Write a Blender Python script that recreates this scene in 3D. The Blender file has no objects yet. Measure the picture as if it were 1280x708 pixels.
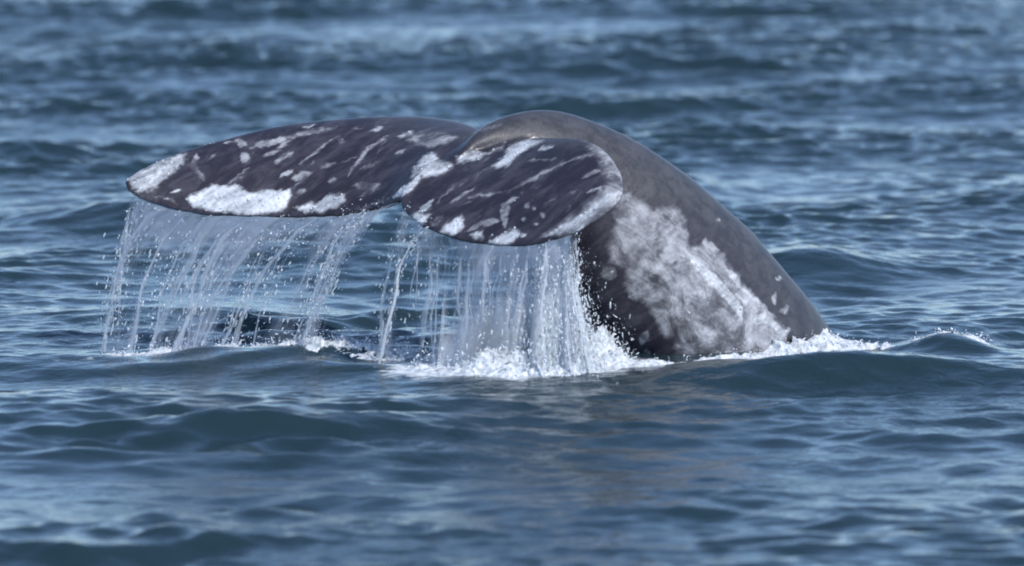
import bpy, bmesh, math, random
import numpy as np
from mathutils import Vector, noise as mnoise

random.seed(7)
rng = np.random.default_rng(11)
scene = bpy.context.scene
COL = scene.collection
R = math.radians

# ------------------------------------------------------------------ camera
PITCH = R(6.5)
DIST = 50.0
cam_d = bpy.data.cameras.new('camera')
cam = bpy.data.objects.new('camera', cam_d)
COL.objects.link(cam)
AIM = Vector((0, 0, 0.485))
cam.location = AIM + Vector((0, -math.cos(PITCH), math.sin(PITCH))) * DIST
cam.rotation_euler = (R(90) - PITCH, 0, 0)
cam_d.sensor_width = 36
cam_d.lens = 281.25
cam_d.clip_start = 1
cam_d.clip_end = 20000
cam_d.dof.use_dof = True
cam_d.dof.focus_distance = DIST + 0.9
cam_d.dof.aperture_fstop = 1.5
scene.camera = cam

# ------------------------------------------------------------------ sky, sun, exposure
SUN_EL, SUN_AZ = R(50), R(136)          # azimuth clockwise from +Y (away from the viewer)
w = bpy.data.worlds.new('World'); scene.world = w; w.use_nodes = True
nt = w.node_tree
bg = nt.nodes['Background']
sky = nt.nodes.new('ShaderNodeTexSky')
sky.sky_type = 'NISHITA'; sky.sun_disc = False
sky.sun_elevation = SUN_EL; sky.sun_rotation = SUN_AZ
sky.air_density = 0.75; sky.dust_density = 0.08; sky.ozone_density = 3.0
nt.links.new(sky.outputs[0], bg.inputs[0])
bg.inputs[1].default_value = 0.15
sd = bpy.data.lights.new('sun', 'SUN'); sun = bpy.data.objects.new('sun', sd); COL.objects.link(sun)
sd.energy = 2.6; sd.angle = R(0.5); sd.color = (1.0, 0.97, 0.93)
SUN_DIR = Vector((math.sin(SUN_AZ) * math.cos(SUN_EL), math.cos(SUN_AZ) * math.cos(SUN_EL), math.sin(SUN_EL)))
sun.rotation_euler = SUN_DIR.to_track_quat('Z', 'Y').to_euler()
sun.location = (20, -20, 30)
vs = scene.view_settings
vs.view_transform = 'Standard'; vs.look = 'None'; vs.gamma = 1; vs.exposure = 0.51; vs.use_curve_mapping = False
scene.cycles.filter_width = 1.9
scene.cycles.max_bounces = 8
scene.cycles.transparent_max_bounces = 24
scene.cycles.sample_clamp_indirect = 6

# ------------------------------------------------------------------ helpers
CY, CZ = cam.location.y, cam.location.z
SN, CS = math.sin(PITCH), math.cos(PITCH)
K = 36 / 281.25 / 1280


def at(px, py, y):
    """Measured picture position (1280 x 708) at world depth y -> world point."""
    a, b = (px - 640) * K, (354 - py) * K
    d = Vector((a, CS + b * SN, -SN + b * CS))
    t = (y - CY) / d.y
    return Vector((d.x * t, y, CZ + d.z * t))


def ground(px, py, z=0.0):
    a, b = (px - 640) * K, (354 - py) * K
    d = Vector((a, CS + b * SN, -SN + b * CS))
    t = (z - CZ) / d.z
    return Vector((d.x * t, CY + d.y * t, z))


def plan_map(co):
    """Flank elevation of the whale used as pattern coordinates for its markings."""
    dy = co[:, 1] - CY; dz = co[:, 2] - CZ
    dep = dy * CS - dz * SN
    up = dy * SN + dz * CS
    return np.stack([640 + co[:, 0] / dep / K, 354 - up / dep / K], 1)


def mesh_obj(name, verts, faces, mat=None, parent=None, smooth=True):
    me = bpy.data.meshes.new(name)
    me.from_pydata(verts, [], faces)
    if smooth:
        me.polygons.foreach_set('use_smooth', [True] * len(me.polygons))
    if mat: me.materials.append(mat)
    o = bpy.data.objects.new(name, me); COL.objects.link(o)
    if parent: o.parent = parent
    return o


def np_mesh(name, verts, faces, mat=None, parent=None):
    """verts (n,3), faces (m,k) with constant k."""
    me = bpy.data.meshes.new(name)
    n, (m, k) = len(verts), faces.shape
    me.vertices.add(n); me.vertices.foreach_set('co', np.ascontiguousarray(verts, np.float32).ravel())
    me.loops.add(m * k); me.loops.foreach_set('vertex_index', np.ascontiguousarray(faces, np.int32).ravel())
    me.polygons.add(m)
    me.polygons.foreach_set('loop_start', np.arange(0, m * k, k, dtype=np.int32))
    me.polygons.foreach_set('use_smooth', np.ones(m, bool))
    me.update(calc_edges=True)
    if mat: me.materials.append(mat)
    o = bpy.data.objects.new(name, me); COL.objects.link(o)
    if parent: o.parent = parent
    return o


def fattr(o, name, arr):
    a = o.data.attributes.new(name, 'FLOAT', 'POINT')
    a.data.foreach_set('value', np.ascontiguousarray(arr, np.float32))


def tag(o, label=None, cat=None, group=None, kind=None):
    if label: o['label'] = label
    if cat: o['category'] = cat
    if group: o['group'] = group
    if kind: o['kind'] = kind
    return o


def empty(name, loc):
    o = bpy.data.objects.new(name, None); COL.objects.link(o); o.location = loc
    return o


def ico(sub):
    bm = bmesh.new(); bmesh.ops.create_icosphere(bm, subdivisions=sub, radius=1)
    v = np.array([x.co[:] for x in bm.verts]); f = np.array([[q.index for q in p.verts] for p in bm.faces])
    bm.free(); return v, f


ICO1, ICO2 = ico(1), ico(2)


def blobs(name, P, rad, mat, parent=None, stretch=None, sub=1, squash=None):
    """Many small drops in one mesh. P (n,3) ; rad (n,) ; stretch (n,3) axis*factor."""
    V, F = ICO1 if sub == 1 else ICO2
    n = len(P)
    r3 = rad[:, None, None] * V[None] * rng.uniform(0.75, 1.25, (n, 1, 3))
    if squash is not None: r3[:, :, 2] *= squash
    if stretch is not None:
        L = np.linalg.norm(stretch, axis=1); ax = stretch / np.maximum(L, 1e-6)[:, None]
        d = np.einsum('nvk,nk->nv', r3, ax)
        r3 = r3 + ax[:, None, :] * (d * (L[:, None]))[:, :, None]
    vv = (r3 + P[:, None, :]).reshape(-1, 3)
    ff = (F[None] + (np.arange(n) * len(V))[:, None, None]).reshape(-1, F.shape[1])
    return np_mesh(name, vv, ff, mat, parent)


def tube_arrays(path, rad, sides=6, twist=0.0):
    """path (n,3), rad (n,) -> closed tapered tube."""
    n = len(path)
    t = np.gradient(path, axis=0); t /= np.linalg.norm(t, axis=1)[:, None] + 1e-9
    a = np.cross(t, np.array([0.2, 1.0, 0.1])); a /= np.linalg.norm(a, axis=1)[:, None] + 1e-9
    b = np.cross(t, a)
    th = np.linspace(0, 2 * np.pi, sides, endpoint=False)
    ring = path[:, None] + rad[:, None, None] * (np.cos(th)[None, :, None] * a[:, None] + np.sin(th)[None, :, None] * b[:, None])
    v = ring.reshape(-1, 3)
    f = []
    for i in range(n - 1):
        for j in range(sides):
            k = (j + 1) % sides
            f.append((i * sides + j, i * sides + k, (i + 1) * sides + k, (i + 1) * sides + j))
    return v, np.array(f)


# ------------------------------------------------------------------ materials
def new_mat(name):
    m = bpy.data.materials.new(name); m.use_nodes = True
    n = m.node_tree.nodes; l = m.node_tree.links
    return m, n, l, n['Principled BSDF']


def N(n, kind, **kw):
    x = n.new('ShaderNode' + kind)
    for k, v in kw.items(): setattr(x, k, v)
    return x


def mat_sea():
    m, n, l, p = new_mat('sea_water')
    tc = N(n, 'TexCoord')
    mp = N(n, 'Mapping'); mp.inputs['Scale'].default_value = (0.75, 1.0, 1.0); mp.inputs['Rotation'].default_value = (0, 0, R(12))
    l.new(tc.outputs['Object'], mp.inputs[0])
    n1 = N(n, 'TexNoise'); n1.inputs['Scale'].default_value = 9; n1.inputs['Detail'].default_value = 3; n1.inputs['Roughness'].default_value = 0.55
    n1.inputs['Distortion'].default_value = 0.6
    n2 = N(n, 'TexNoise'); n2.inputs['Scale'].default_value = 0.5; n2.inputs['Detail'].default_value = 2
    l.new(mp.outputs[0], n1.inputs[0]); l.new(mp.outputs[0], n2.inputs[0])
    rmp = N(n, 'MapRange'); rmp.inputs[1].default_value = .35; rmp.inputs[2].default_value = .65; rmp.inputs[3].default_value = .25; rmp.inputs[4].default_value = 1.0
    l.new(n2.outputs[0], rmp.inputs[0])
    mu = N(n, 'Math', operation='MULTIPLY'); l.new(n1.outputs[0], mu.inputs[0]); l.new(rmp.outputs[0], mu.inputs[1])
    bp = N(n, 'Bump'); bp.inputs['Strength'].default_value = 1.0; bp.inputs['Distance'].default_value = 0.018
    l.new(mu.outputs[0], bp.inputs['Height'])
    l.new(bp.outputs[0], p.inputs['Normal'])
    # foam carried on the surface
    at_ = N(n, 'Attribute', attribute_name='foam')
    fn = N(n, 'TexNoise'); fn.inputs['Scale'].default_value = 16; fn.inputs['Detail'].default_value = 6; fn.inputs['Roughness'].default_value = .65
    mpf = N(n, 'Mapping'); mpf.inputs['Scale'].default_value = (0.6, 1.0, 1.0)
    l.new(tc.outputs['Object'], mpf.inputs[0]); l.new(mpf.outputs[0], fn.inputs[0])
    ad = N(n, 'Math', operation='ADD'); l.new(at_.outputs['Fac'], ad.inputs[0]); l.new(fn.outputs[0], ad.inputs[1])
    mr = N(n, 'MapRange', interpolation_type='SMOOTHSTEP'); mr.inputs[1].default_value = .92; mr.inputs[2].default_value = 1.25
    l.new(ad.outputs[0], mr.inputs[0])
    mx = N(n, 'Mix', data_type='RGBA'); mx.inputs[6].default_value = (0.015, 0.033, 0.041, 1); mx.inputs[7].default_value = (0.72, 0.76, 0.78, 1)
    l.new(mr.outputs[0], mx.inputs[0]); l.new(mx.outputs[2], p.inputs['Base Color'])
    rr = N(n, 'MapRange'); rr.inputs[3].default_value = 0.14; rr.inputs[4].default_value = 0.6
    l.new(mr.outputs[0], rr.inputs[0]); l.new(rr.outputs[0], p.inputs['Roughness'])
    p.inputs['IOR'].default_value = 1.34
    return m


def mat_whale():
    m, n, l, p = new_mat('whale_skin')
    tc = N(n, 'TexCoord')

    def attr(nm): return N(n, 'Attribute', attribute_name=nm).outputs['Fac']

    def noise(scale, det=4, rough=.55, sc=(1, 1, 1), rot=(0, 0, 0), dist=0.0):
        mp = N(n, 'Mapping', vector_type='TEXTURE'); mp.inputs['Scale'].default_value = sc; mp.inputs['Rotation'].default_value = rot
        l.new(tc.outputs['Object'], mp.inputs[0])
        x = N(n, 'TexNoise'); x.inputs['Scale'].default_value = scale; x.inputs['Detail'].default_value = det
        x.inputs['Roughness'].default_value = rough; x.inputs['Distortion'].default_value = dist
        l.new(mp.outputs[0], x.inputs[0]); return x.outputs[0]

    def mixc(a, b, f):
        x = N(n, 'Mix', data_type='RGBA')
        for s, v in ((6, a), (7, b)):
            if isinstance(v, tuple): x.inputs[s].default_value = (*v, 1)
            else: l.new(v, x.inputs[s])
        if isinstance(f, float): x.inputs[0].default_value = f
        else: l.new(f, x.inputs[0])
        return x.outputs[2]

    def mrange(v, a, b, c=0., d=1., smooth=True):
        x = N(n, 'MapRange'); x.interpolation_type = 'SMOOTHSTEP' if smooth else 'LINEAR'
        for i, q in enumerate((a, b, c, d)): x.inputs[i + 1].default_value = q
        l.new(v, x.inputs[0]); return x.outputs[0]

    def math_(op, a, b):
        x = N(n, 'Math', operation=op)
        for i, q in enumerate((a, b)):
            if isinstance(q, (int, float)): x.inputs[i].default_value = q
            else: l.new(q, x.inputs[i])
        return x.outputs[0]

    streak = noise(11, 6, .68, (3.2, 1.6, .75), (0, R(-36), 0), dist=.3)
    mott = noise(9, 7, .70, dist=.5)
    fine = noise(34, 4, .6)
    dark = mixc((0.026, 0.023, 0.033), (0.066, 0.059, 0.074), mrange(streak, .42, .68))
    dors = mixc((0.044, 0.045, 0.051), (0.080, 0.080, 0.087), mrange(mott, .35, .65))
    c = mixc(dark, dors, attr('dorsal'))
    wisp = noise(4.0, 8, .66, (1.6, 1.2, .8), (0, R(38), 0), dist=1.6)
    pale = mixc((0.10, 0.098, 0.108), (0.47, 0.47, 0.49), mrange(math_('ADD', math_('MULTIPLY', mott, .35), math_('MULTIPLY', wisp, .65)), .38, .60))
    g = math_('ADD', attr('pale'), math_('MULTIPLY', math_('SUBTRACT', streak, .5), .9))
    g = math_('ADD', g, math_('MULTIPLY', math_('SUBTRACT', mott, .5), .5))
    c = mixc(c, pale, mrange(g, .22, .95))
    wn = math_('ADD', attr('white'), math_('MULTIPLY', math_('SUBTRACT', fine, .5), .55))
    whitec = mixc((0.38, 0.40, 0.43), (0.76, 0.77, 0.79), mrange(streak, .35, .65))
    wn = math_('ADD', wn, math_('MULTIPLY', math_('SUBTRACT', streak, .5), .7))
    wn = math_('ADD', wn, math_('MULTIPLY', math_('SUBTRACT', wisp, .5), .5))
    c = mixc(c, whitec, mrange(wn, .22, 1.02))
    l.new(c, p.inputs['Base Color'])
    l.new(mrange(mott, .3, .7, .40, .58), p.inputs['Roughness'])
    p.inputs['IOR'].default_value = 1.36
    bp = N(n, 'Bump'); bp.inputs['Strength'].default_value = .55; bp.inputs['Distance'].default_value = .006
    l.new(math_('ADD', math_('ADD', fine, streak), math_('MULTIPLY', attr('white'), .8)), bp.inputs['Height']); l.new(bp.outputs[0], p.inputs['Normal'])
    l.new(mrange(attr('dorsal'), 0, 1, .32, .16), p.inputs['Coat Weight']); p.inputs['Coat Roughness'].default_value = .20; p.inputs['Coat IOR'].default_value = 1.33
    return m


def mat_foam():
    m, n, l, p = new_mat('white_foam')
    tc = N(n, 'TexCoord')
    a = N(n, 'TexNoise'); a.inputs['Scale'].default_value = 26; a.inputs['Detail'].default_value = 6; a.inputs['Roughness'].default_value = .7
    l.new(tc.outputs['Object'], a.inputs[0])
    cr = N(n, 'ValToRGB'); cr.color_ramp.elements[0].position = .36; cr.color_ramp.elements[0].color = (0.30, 0.36, 0.42, 1)
    cr.color_ramp.elements[1].position = .55; cr.color_ramp.elements[1].color = (0.84, 0.86, 0.88, 1)
    l.new(a.outputs[0], cr.inputs[0]); l.new(cr.outputs[0], p.inputs['Base Color'])
    p.inputs['Roughness'].default_value = .3
    bp = N(n, 'Bump'); bp.inputs['Strength'].default_value = 1; bp.inputs['Distance'].default_value = .02
    l.new(a.outputs[0], bp.inputs['Height']); l.new(bp.outputs[0], p.inputs['Normal'])
    return m


def mat_spray():
    m, n, l, p = new_mat('white_spray')
    p.inputs['Base Color'].default_value = (0.84, 0.87, 0.90, 1)
    p.inputs['Roughness'].default_value = .15
    p.inputs['IOR'].default_value = 1.333
    return m


def mat_drop():
    m, n, l, p = new_mat('water_drop')
    p.inputs['Base Color'].default_value = (0.88, 0.92, 0.95, 1)
    p.inputs['Roughness'].default_value = .05
    p.inputs['IOR'].default_value = 1.333
    p.inputs['Transmission Weight'].default_value = .6
    return m


def mat_veil(name, dens, lo, hi, su=5.0, colr=(0.78, 0.83, 0.88), edge=False):
    """Aerated falling water, part see-through, broken into streaks (UV: u along the fluke edge, v down the fall)."""
    m, n, l, p = new_mat(name)
    out = n['Material Output']
    uv = N(n, 'UVMap')

    def tex(sc, scale, det, rough, dist):
        mp = N(n, 'Mapping'); mp.inputs['Scale'].default_value = sc; l.new(uv.outputs[0], mp.inputs[0])
        x = N(n, 'TexNoise'); x.inputs['Scale'].default_value = scale; x.inputs['Detail'].default_value = det
        x.inputs['Roughness'].default_value = rough; x.inputs['Distortion'].default_value = dist
        l.new(mp.outputs[0], x.inputs[0]); return x.outputs[0]
    s1 = tex((su, 1.0, 1), 1.6, 3, .5, .35)
    s2 = tex((su * 4.2, 4.5, 1), 1.6, 5, .65, .2)
    mix = N(n, 'Math', operation='MULTIPLY_ADD'); mix.inputs[1].default_value = .42
    l.new(s2, mix.inputs[0]); l.new(s1, mix.inputs[2])
    bi = N(n, 'Attribute', attribute_name='thickness')
    ad = N(n, 'Math', operation='ADD'); l.new(mix.outputs[0], ad.inputs[0]); l.new(bi.outputs['Fac'], ad.inputs[1])
    mr = N(n, 'MapRange'); mr.interpolation_type = 'SMOOTHSTEP'
    for i, q in enumerate((lo, hi, 0.0, dens)): mr.inputs[i + 1].default_value = q
    l.new(ad.outputs[0], mr.inputs[0])
    df = N(n, 'BsdfDiffuse'); df.inputs[0].default_value = (*colr, 1)
    tl = N(n, 'BsdfTranslucent'); tl.inputs[0].default_value = (*colr, 1)
    gl = N(n, 'BsdfGlossy'); gl.inputs['Roughness'].default_value = .25
    m1 = N(n, 'MixShader'); m1.inputs[0].default_value = .5; l.new(df.outputs[0], m1.inputs[1]); l.new(tl.outputs[0], m1.inputs[2])
    m2 = N(n, 'MixShader'); m2.inputs[0].default_value = .06; l.new(m1.outputs[0], m2.inputs[1]); l.new(gl.outputs[0], m2.inputs[2])
    tr = N(n, 'BsdfTransparent')
    m3 = N(n, 'MixShader'); l.new(mr.outputs[0], m3.inputs[0]); l.new(tr.outputs[0], m3.inputs[1]); l.new(m2.outputs[0], m3.inputs[2])
    l.new(m3.outputs[0], out.inputs['Surface'])
    return m


M_SEA, M_WHALE, M_FOAM, M_DROP = mat_sea(), mat_whale(), mat_foam(), mat_drop()
M_SPRAY = mat_spray()
M_VEIL = mat_veil('falling_water_veil', .50, .56, 1.0, colr=(0.60, 0.65, 0.74))
M_RIV = mat_veil('falling_water_rivulet', .62, .55, 1.05, su=3.0, colr=(0.70, 0.75, 0.82))
M_ROPE = mat_veil('falling_water_rope', .66, .50, 1.08, su=3.0, colr=(0.74, 0.79, 0.86))
M_WHITE = mat_veil('white_water_ribbon', .95, .45, .85, su=3.0, colr=(0.86, 0.88, 0.90))


# ------------------------------------------------------------------ sea
def axis(a, b, step, far, g=1.12):
    core = np.arange(a, b, step)
    s, d, ex = step, 0, []
    while d < far:
        s *= g; d += s; ex.append(d)
    ex = np.array(ex)
    return np.concatenate([core[0] - ex[::-1], core, core[-1] + ex])


XS = axis(-5.6, 5.6, 0.030, 6000)
YS = axis(-11.0, 31.5, 0.038, 6000)


def waves(lmin, lmax, n, seed, rms_slope, main_deg, spread, power):
    r = np.random.default_rng(seed)
    lam = np.exp(r.uniform(np.log(lmin), np.log(lmax), n))
    k = 2 * np.pi / lam
    th = R(main_deg) + r.normal(0, R(spread), n)
    kx, ky = k * np.cos(th), k * np.sin(th)
    slope = lam ** power * np.abs(r.normal(0, 1, n))
    slope *= rms_slope * np.sqrt(2) / np.sqrt((slope ** 2).sum())
    amp = slope / k
    ph = r.uniform(0, 2 * np.pi, n)
    return kx, ky, amp, ph, th


def eval_waves(W, x, y):
    kx, ky, amp, ph, th = W
    A = np.exp(1j * np.outer(x, kx)); B = np.exp(1j * (np.outer(ky, y) + ph[:, None]))
    H = ((A * amp) @ B)
    h = H.real
    DX = ((A * (amp * np.cos(th))) @ B).imag
    DY = ((A * (amp * np.sin(th))) @ B).imag
    return h, -DX, -DY


GX, GY = np.meshgrid(XS, YS, indexing='ij')
W_L = waves(1.6, 7.0, 160, 3, 0.050, -82, 30, 0.2)
W_M = waves(0.34, 1.25, 320, 5, 0.105, -82, 32, 0.1)
W_S = waves(0.12, 0.40, 620, 9, 0.125, -85, 36, 0.10)
W_G = waves(1.8, 6.0, 60, 17, 0.3, -60, 80, 0.0)      # wave groups: where the chop stands up and where it lies flat
hL, xL, yL = eval_waves(W_L, XS, YS)
hM, xM, yM = eval_waves(W_M, XS, YS)
hS, xS_, yS_ = eval_waves(W_S, XS, YS)


def gauss(cx, cy, sx, sy, rot=0.0):
    c, s = math.cos(rot), math.sin(rot)
    u = (GX - cx) * c + (GY - cy) * s; v = -(GX - cx) * s + (GY - cy) * c
    return np.exp(-(u / sx) ** 2 - (v / sy) ** 2)


far = np.clip(1 - (np.maximum(np.abs(GX) - 5.4, 0) + np.maximum(np.abs(GY - 10.2) - 21.0, 0)) / 3.0, 0, 1)
farL = np.clip(1 - (np.maximum(np.abs(GX) - 30, 0) + np.maximum(np.abs(GY - 7) - 40, 0)) / 60.0, 0, 1)
calm = 1 - .45 * gauss(0.1, 0.4, 3.2, 1.2)
hG, _, _ = eval_waves(W_G, XS, YS); grp = .45 + 1.15 * np.clip(.5 + .55 * hG / hG.std(), 0, 1.3) ** 1.6
grp = np.maximum(grp, 1.15 * gauss(.8, -3.6, 3.0, 2.4))
for q_ in (hM, xM, yM): q_ *= grp
hS *= .75 + .5 * np.clip((GY - 2) / 12, 0, 1)
hM *= calm; xM *= calm; yM *= calm
patch = .55 + .9 * np.clip(.5 + 2.2 * (hL - hL.mean()) / (np.abs(hL).max() + 1e-6), 0, 1)
SZ = (hL * farL * calm) + hM * far + hS * far * patch
chop = .55
SX = GX + chop * (xL * farL * calm + xM * far + xS_ * far * patch)
SY = GY + chop * (yL * farL * calm + yM * far + yS_ * far * patch)


def ridge(cx, cy, sx, front, back, h, rot=0.0):
    """A single wave: steep face towards -y, gentle back."""
    c, s = math.cos(rot), math.sin(rot)
    u = (GX - cx) * c + (GY - cy) * s; v = -(GX - cx) * s + (GY - cy) * c
    sv = np.where(v < 0, front, back)
    return h * np.exp(-(u / sx) ** 2 - (v / sv) ** 2)


SZ += ridge(2.0, -1.0, 1.05, .27, .8, .165, R(3)) - ridge(2.0, -1.6, 1.2, .5, .35, .05, R(3))
SZ += ridge(-1.5, -0.22, 1.3, .34, .5, .09, R(-9))
SZ += ridge(2.05, 5.0, .55, .5, .8, .16, R(0))
SZ += ridge(-2.6, 8.2, .7, .6, 1.0, .16, R(0))
SZ += ridge(1.1, 10.5, .5, .6, 1.0, .15, R(0))
SZ += ridge(0.0, -0.95, .9, .5, .5, .05, R(-6))
SZ += ridge(2.75, .55, .25, .3, .35, .12)

# foam carried on the water
foam = np.zeros_like(SZ)
def fline(pts, wd, amt):
    global foam
    for (x0, y0), (x1, y1) in zip(pts[:-1], pts[1:]):
        dx, dy = x1 - x0, y1 - y0
        t = np.clip(((GX - x0) * dx + (GY - y0) * dy) / (dx * dx + dy * dy), 0, 1)
        d = np.hypot(GX - x0 - t * dx, (GY - y0 - t * dy) * .8)
        foam = np.maximum(foam, amt * np.exp(-(d / wd) ** 2))
fline([(-.6, -.7), (-.3, -.85), (.1, -.95), (.45, -.6), (.7, -.2)], .32, .78)
fline([tuple(ground(a, b, .02))[:2] for a, b in ((790, 460), (850, 458), (900, 453), (945, 446), (985, 436), (1030, 430), (1080, 429))], .16, .70)
fline([(-2.4, .22), (-1.6, .25), (-.9, .08), (-.4, -.4)], .24, .48)
fline([(-2.9, .15), (-2.4, .12)], .2, .42)
fline([(2.4, .62), (3.1, .6)], .26, .46)
nx, ny = len(XS), len(YS)
idx = np.arange(nx * ny).reshape(nx, ny)
quads = np.stack([idx[:-1, :-1], idx[1:, :-1], idx[1:, 1:], idx[:-1, 1:]], -1).reshape(-1, 4)
sea = np_mesh('sea', np.stack([SX, SY, SZ], -1).reshape(-1, 3), quads, M_SEA)
fattr(sea, 'foam', foam.ravel())
tag(sea, 'choppy blue grey open sea surface around the whale', kind='structure')

_ix = (np.abs(XS) < 5.5); _iy = (YS > -6) & (YS < 8)
_xs, _ys = XS[_ix], YS[_iy]; _z = SZ[np.ix_(_ix, _iy)]


def sea_z(x, y):
    x = np.asarray(x, float); y = np.asarray(y, float)
    fi = np.interp(x, _xs, np.arange(len(_xs))); fj = np.interp(y, _ys, np.arange(len(_ys)))
    i = np.minimum(fi.astype(int), len(_xs) - 2); j = np.minimum(fj.astype(int), len(_ys) - 2); a = fi - i; b = fj - j
    return _z[i, j] * (1 - a) * (1 - b) + _z[i + 1, j] * a * (1 - b) + _z[i, j + 1] * (1 - a) * b + _z[i + 1, j + 1] * a * b


# ------------------------------------------------------------------ whale
def catmull(tab, n):
    tab = np.asarray(tab, float); m = len(tab)
    t = np.linspace(0, m - 1, n); i = np.minimum(t.astype(int), m - 2); f = (t - i)[:, None]
    p0 = tab[np.maximum(i - 1, 0)]; p1 = tab[i]; p2 = tab[i + 1]; p3 = tab[np.minimum(i + 2, m - 1)]
    return .5 * (2 * p1 + (p2 - p0) * f + (2 * p0 - 5 * p1 + 4 * p2 - p3) * f ** 2 + (3 * p1 - p0 - 3 * p2 + p3) * f ** 3)


# tail stock: dorsal edge (px, py, depth), ventral edge (px, py, depth), half width
STOCK = [
    (1215, 660, 1.75, 900, 690, .90, .46),
    (1110, 525, 1.45, 850, 555, .62, .45),
    (1036, 418, 1.18, 792, 458, .40, .43),
    (984, 348, 1.05, 742, 412, .32, .41),
    (930, 286, .95, 716, 365, .28, .38),
    (870, 233, .86, 706, 318, .25, .34),
    (806, 188, .78, 690, 280, .22, .29),
    (748, 159, .70, 664, 250, .20, .25),
    (696, 143, .62, 634, 222, .16, .21),
    (650, 145, .52, 604, 208, .12, .17),
    (612, 157, .38, 580, 210, .06, .13),
    (580, 178, .20, 556, 218, .0, .09),
    (550, 205, .0, 535, 232, -.1, .05),
]
rows = []
for a, b, c, d, e, f, g in STOCK:
    o, i_ = at(a, b, c), at(d, e, f)
    rows.append((*o, *i_, g))
rows = catmull(rows, 90)
NS = 56
sv = []
ctr = (rows[:, 0:3] + rows[:, 3:6]) / 2; half = (rows[:, 0:3] - rows[:, 3:6]) / 2
tan = np.gradient(ctr, axis=0); tan /= np.linalg.norm(tan, axis=1)[:, None]
lat = np.cross(half, tan); lat /= np.linalg.norm(lat, axis=1)[:, None]
for r_ in range(len(rows)):
    fr = r_ / (len(rows) - 1)
    for q in range(NS):
        th = 2 * math.pi * q / NS
        cd, sl = math.cos(th), math.sin(th)
        # keeled top and belly: narrower than an ellipse towards the ridge
        wd = abs(sl) ** (1.0 + .28 * fr) * (1 if sl > 0 else -1)
        kn = 1.0
        if cd > .9:     # low knuckles along the ridge
            kn += .022 * max(0, math.sin(fr * 62.0)) * (cd - .9) * 10 * (fr > .3)
        sv.append(ctr[r_] + half[r_] * cd * kn + lat[r_] * rows[r_, 6] * wd)
sf = []
for r_ in range(len(rows) - 1):
    for q in range(NS):
        k = (q + 1) % NS
        sf.append((r_ * NS + q, r_ * NS + k, (r_ + 1) * NS + k, (r_ + 1) * NS + q))
sf.append(tuple(range(NS))[::-1]); sf.append(tuple((len(rows) - 1) * NS + q for q in range(NS)))

# flukes: leading edge (px, py, depth), trailing edge (px, py, depth), thickness
FL = [
    (155, 228, .52, 158, 238, .46, .020),
    (166, 219, .60, 170, 247, .43, .035),
    (190, 207, .70, 200, 258, .40, .055),
    (232, 190, .82, 248, 268, .35, .075),
    (300, 172, .92, 318, 272, .30, .100),
    (370, 159, .98, 390, 272, .25, .125),
    (440, 153, .98, 440, 268, .15, .145),
    (512, 152, .94, 478, 261, .02, .160),
    (566, 157, .82, 496, 254, -.12, .165),
    (598, 168, .62, 501, 253, -.20, .165),
    (622, 177, .45, 505, 264, -.27, .160),
    (648, 181, .26, 530, 284, -.45, .150),
    (675, 178, .06, 576, 301, -.65, .135),
    (705, 175, -.14, 630, 309, -.82, .115),
    (737, 180, -.34, 682, 304, -.94, .110),
    (762, 196, -.54, 717, 293, -1.00, .105),
    (776, 219, -.72, 746, 277, -1.02, .090),
    (778, 240, -.86, 765, 261, -1.00, .065),
    (776, 249, -.93, 773, 254, -.98, .020),
]
fr_rows = []
for a, b, c, d, e, f, g in FL:
    fr_rows.append((*at(a, b, c), *at(d, e, f), g))
fr_rows = catmull(fr_rows, 130)
LEp, TEp, THK = fr_rows[:, 0:3], fr_rows[:, 3:6], fr_rows[:, 6]
for i_ in range(len(fr_rows)):       # nicks and waves along the trailing edge
    e_ = min(1, i_ / 12, (len(fr_rows) - 1 - i_) / 12)
    TEp[i_] += (TEp[i_] - LEp[i_]) * e_ * (.022 * mnoise.noise(Vector((i_ * .19, 3.1, 0))) + .016 * mnoise.noise(Vector((i_ * .53, 7.7, 0))))
    LEp[i_] += (LEp[i_] - TEp[i_]) * e_ * .010 * mnoise.noise(Vector((i_ * .17, 9.3, 0)))
chord = TEp - LEp
span = np.gradient((LEp + TEp) / 2, axis=0)
nrm = np.cross(span, chord); nrm /= np.linalg.norm(nrm, axis=1)[:, None]
if nrm[60, 2] < 0: nrm = -nrm
NC = 26
cc = .5 - .5 * np.cos(np.linspace(0, np.pi, NC))
prof = 1.45 * np.sqrt(cc) * (1 - cc) ** .9 + .12 * (1 - cc) + .13      # thick in front, thin behind
prof[0] = .05; prof /= prof.max()
camber = np.sin(cc * np.pi) * .035
fv = []; loopn = 2 * NC - 2
for i in range(len(fr_rows)):
    S = np.linalg.norm(chord[i])
    up = [LEp[i] + chord[i] * c + nrm[i] * (THK[i] * .55 * p + cb * S) for c, p, cb in zip(cc, prof, camber)]
    dn = [LEp[i] + chord[i] * c - nrm[i] * (THK[i] * .45 * p - cb * S) for c, p, cb in zip(cc, prof, camber)]
    fv += up + dn[::-1][1:-1]
ff = []
for i in range(len(fr_rows) - 1):
    for q in range(loopn):
        k = (q + 1) % loopn
        ff.append((i * loopn + q, i * loopn + k, (i + 1) * loopn + k, (i + 1) * loopn + q))
ff.append(tuple(range(loopn))[::-1]); ff.append(tuple((len(fr_rows) - 1) * loopn + q for q in range(loopn)))


def fluke_point(s, c):
    i = s * (len(fr_rows) - 1); a = int(min(i, len(fr_rows) - 2)); t = i - a
    le = LEp[a] * (1 - t) + LEp[a + 1] * t; te = TEp[a] * (1 - t) + TEp[a + 1] * t
    return le + (te - le) * c


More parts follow.
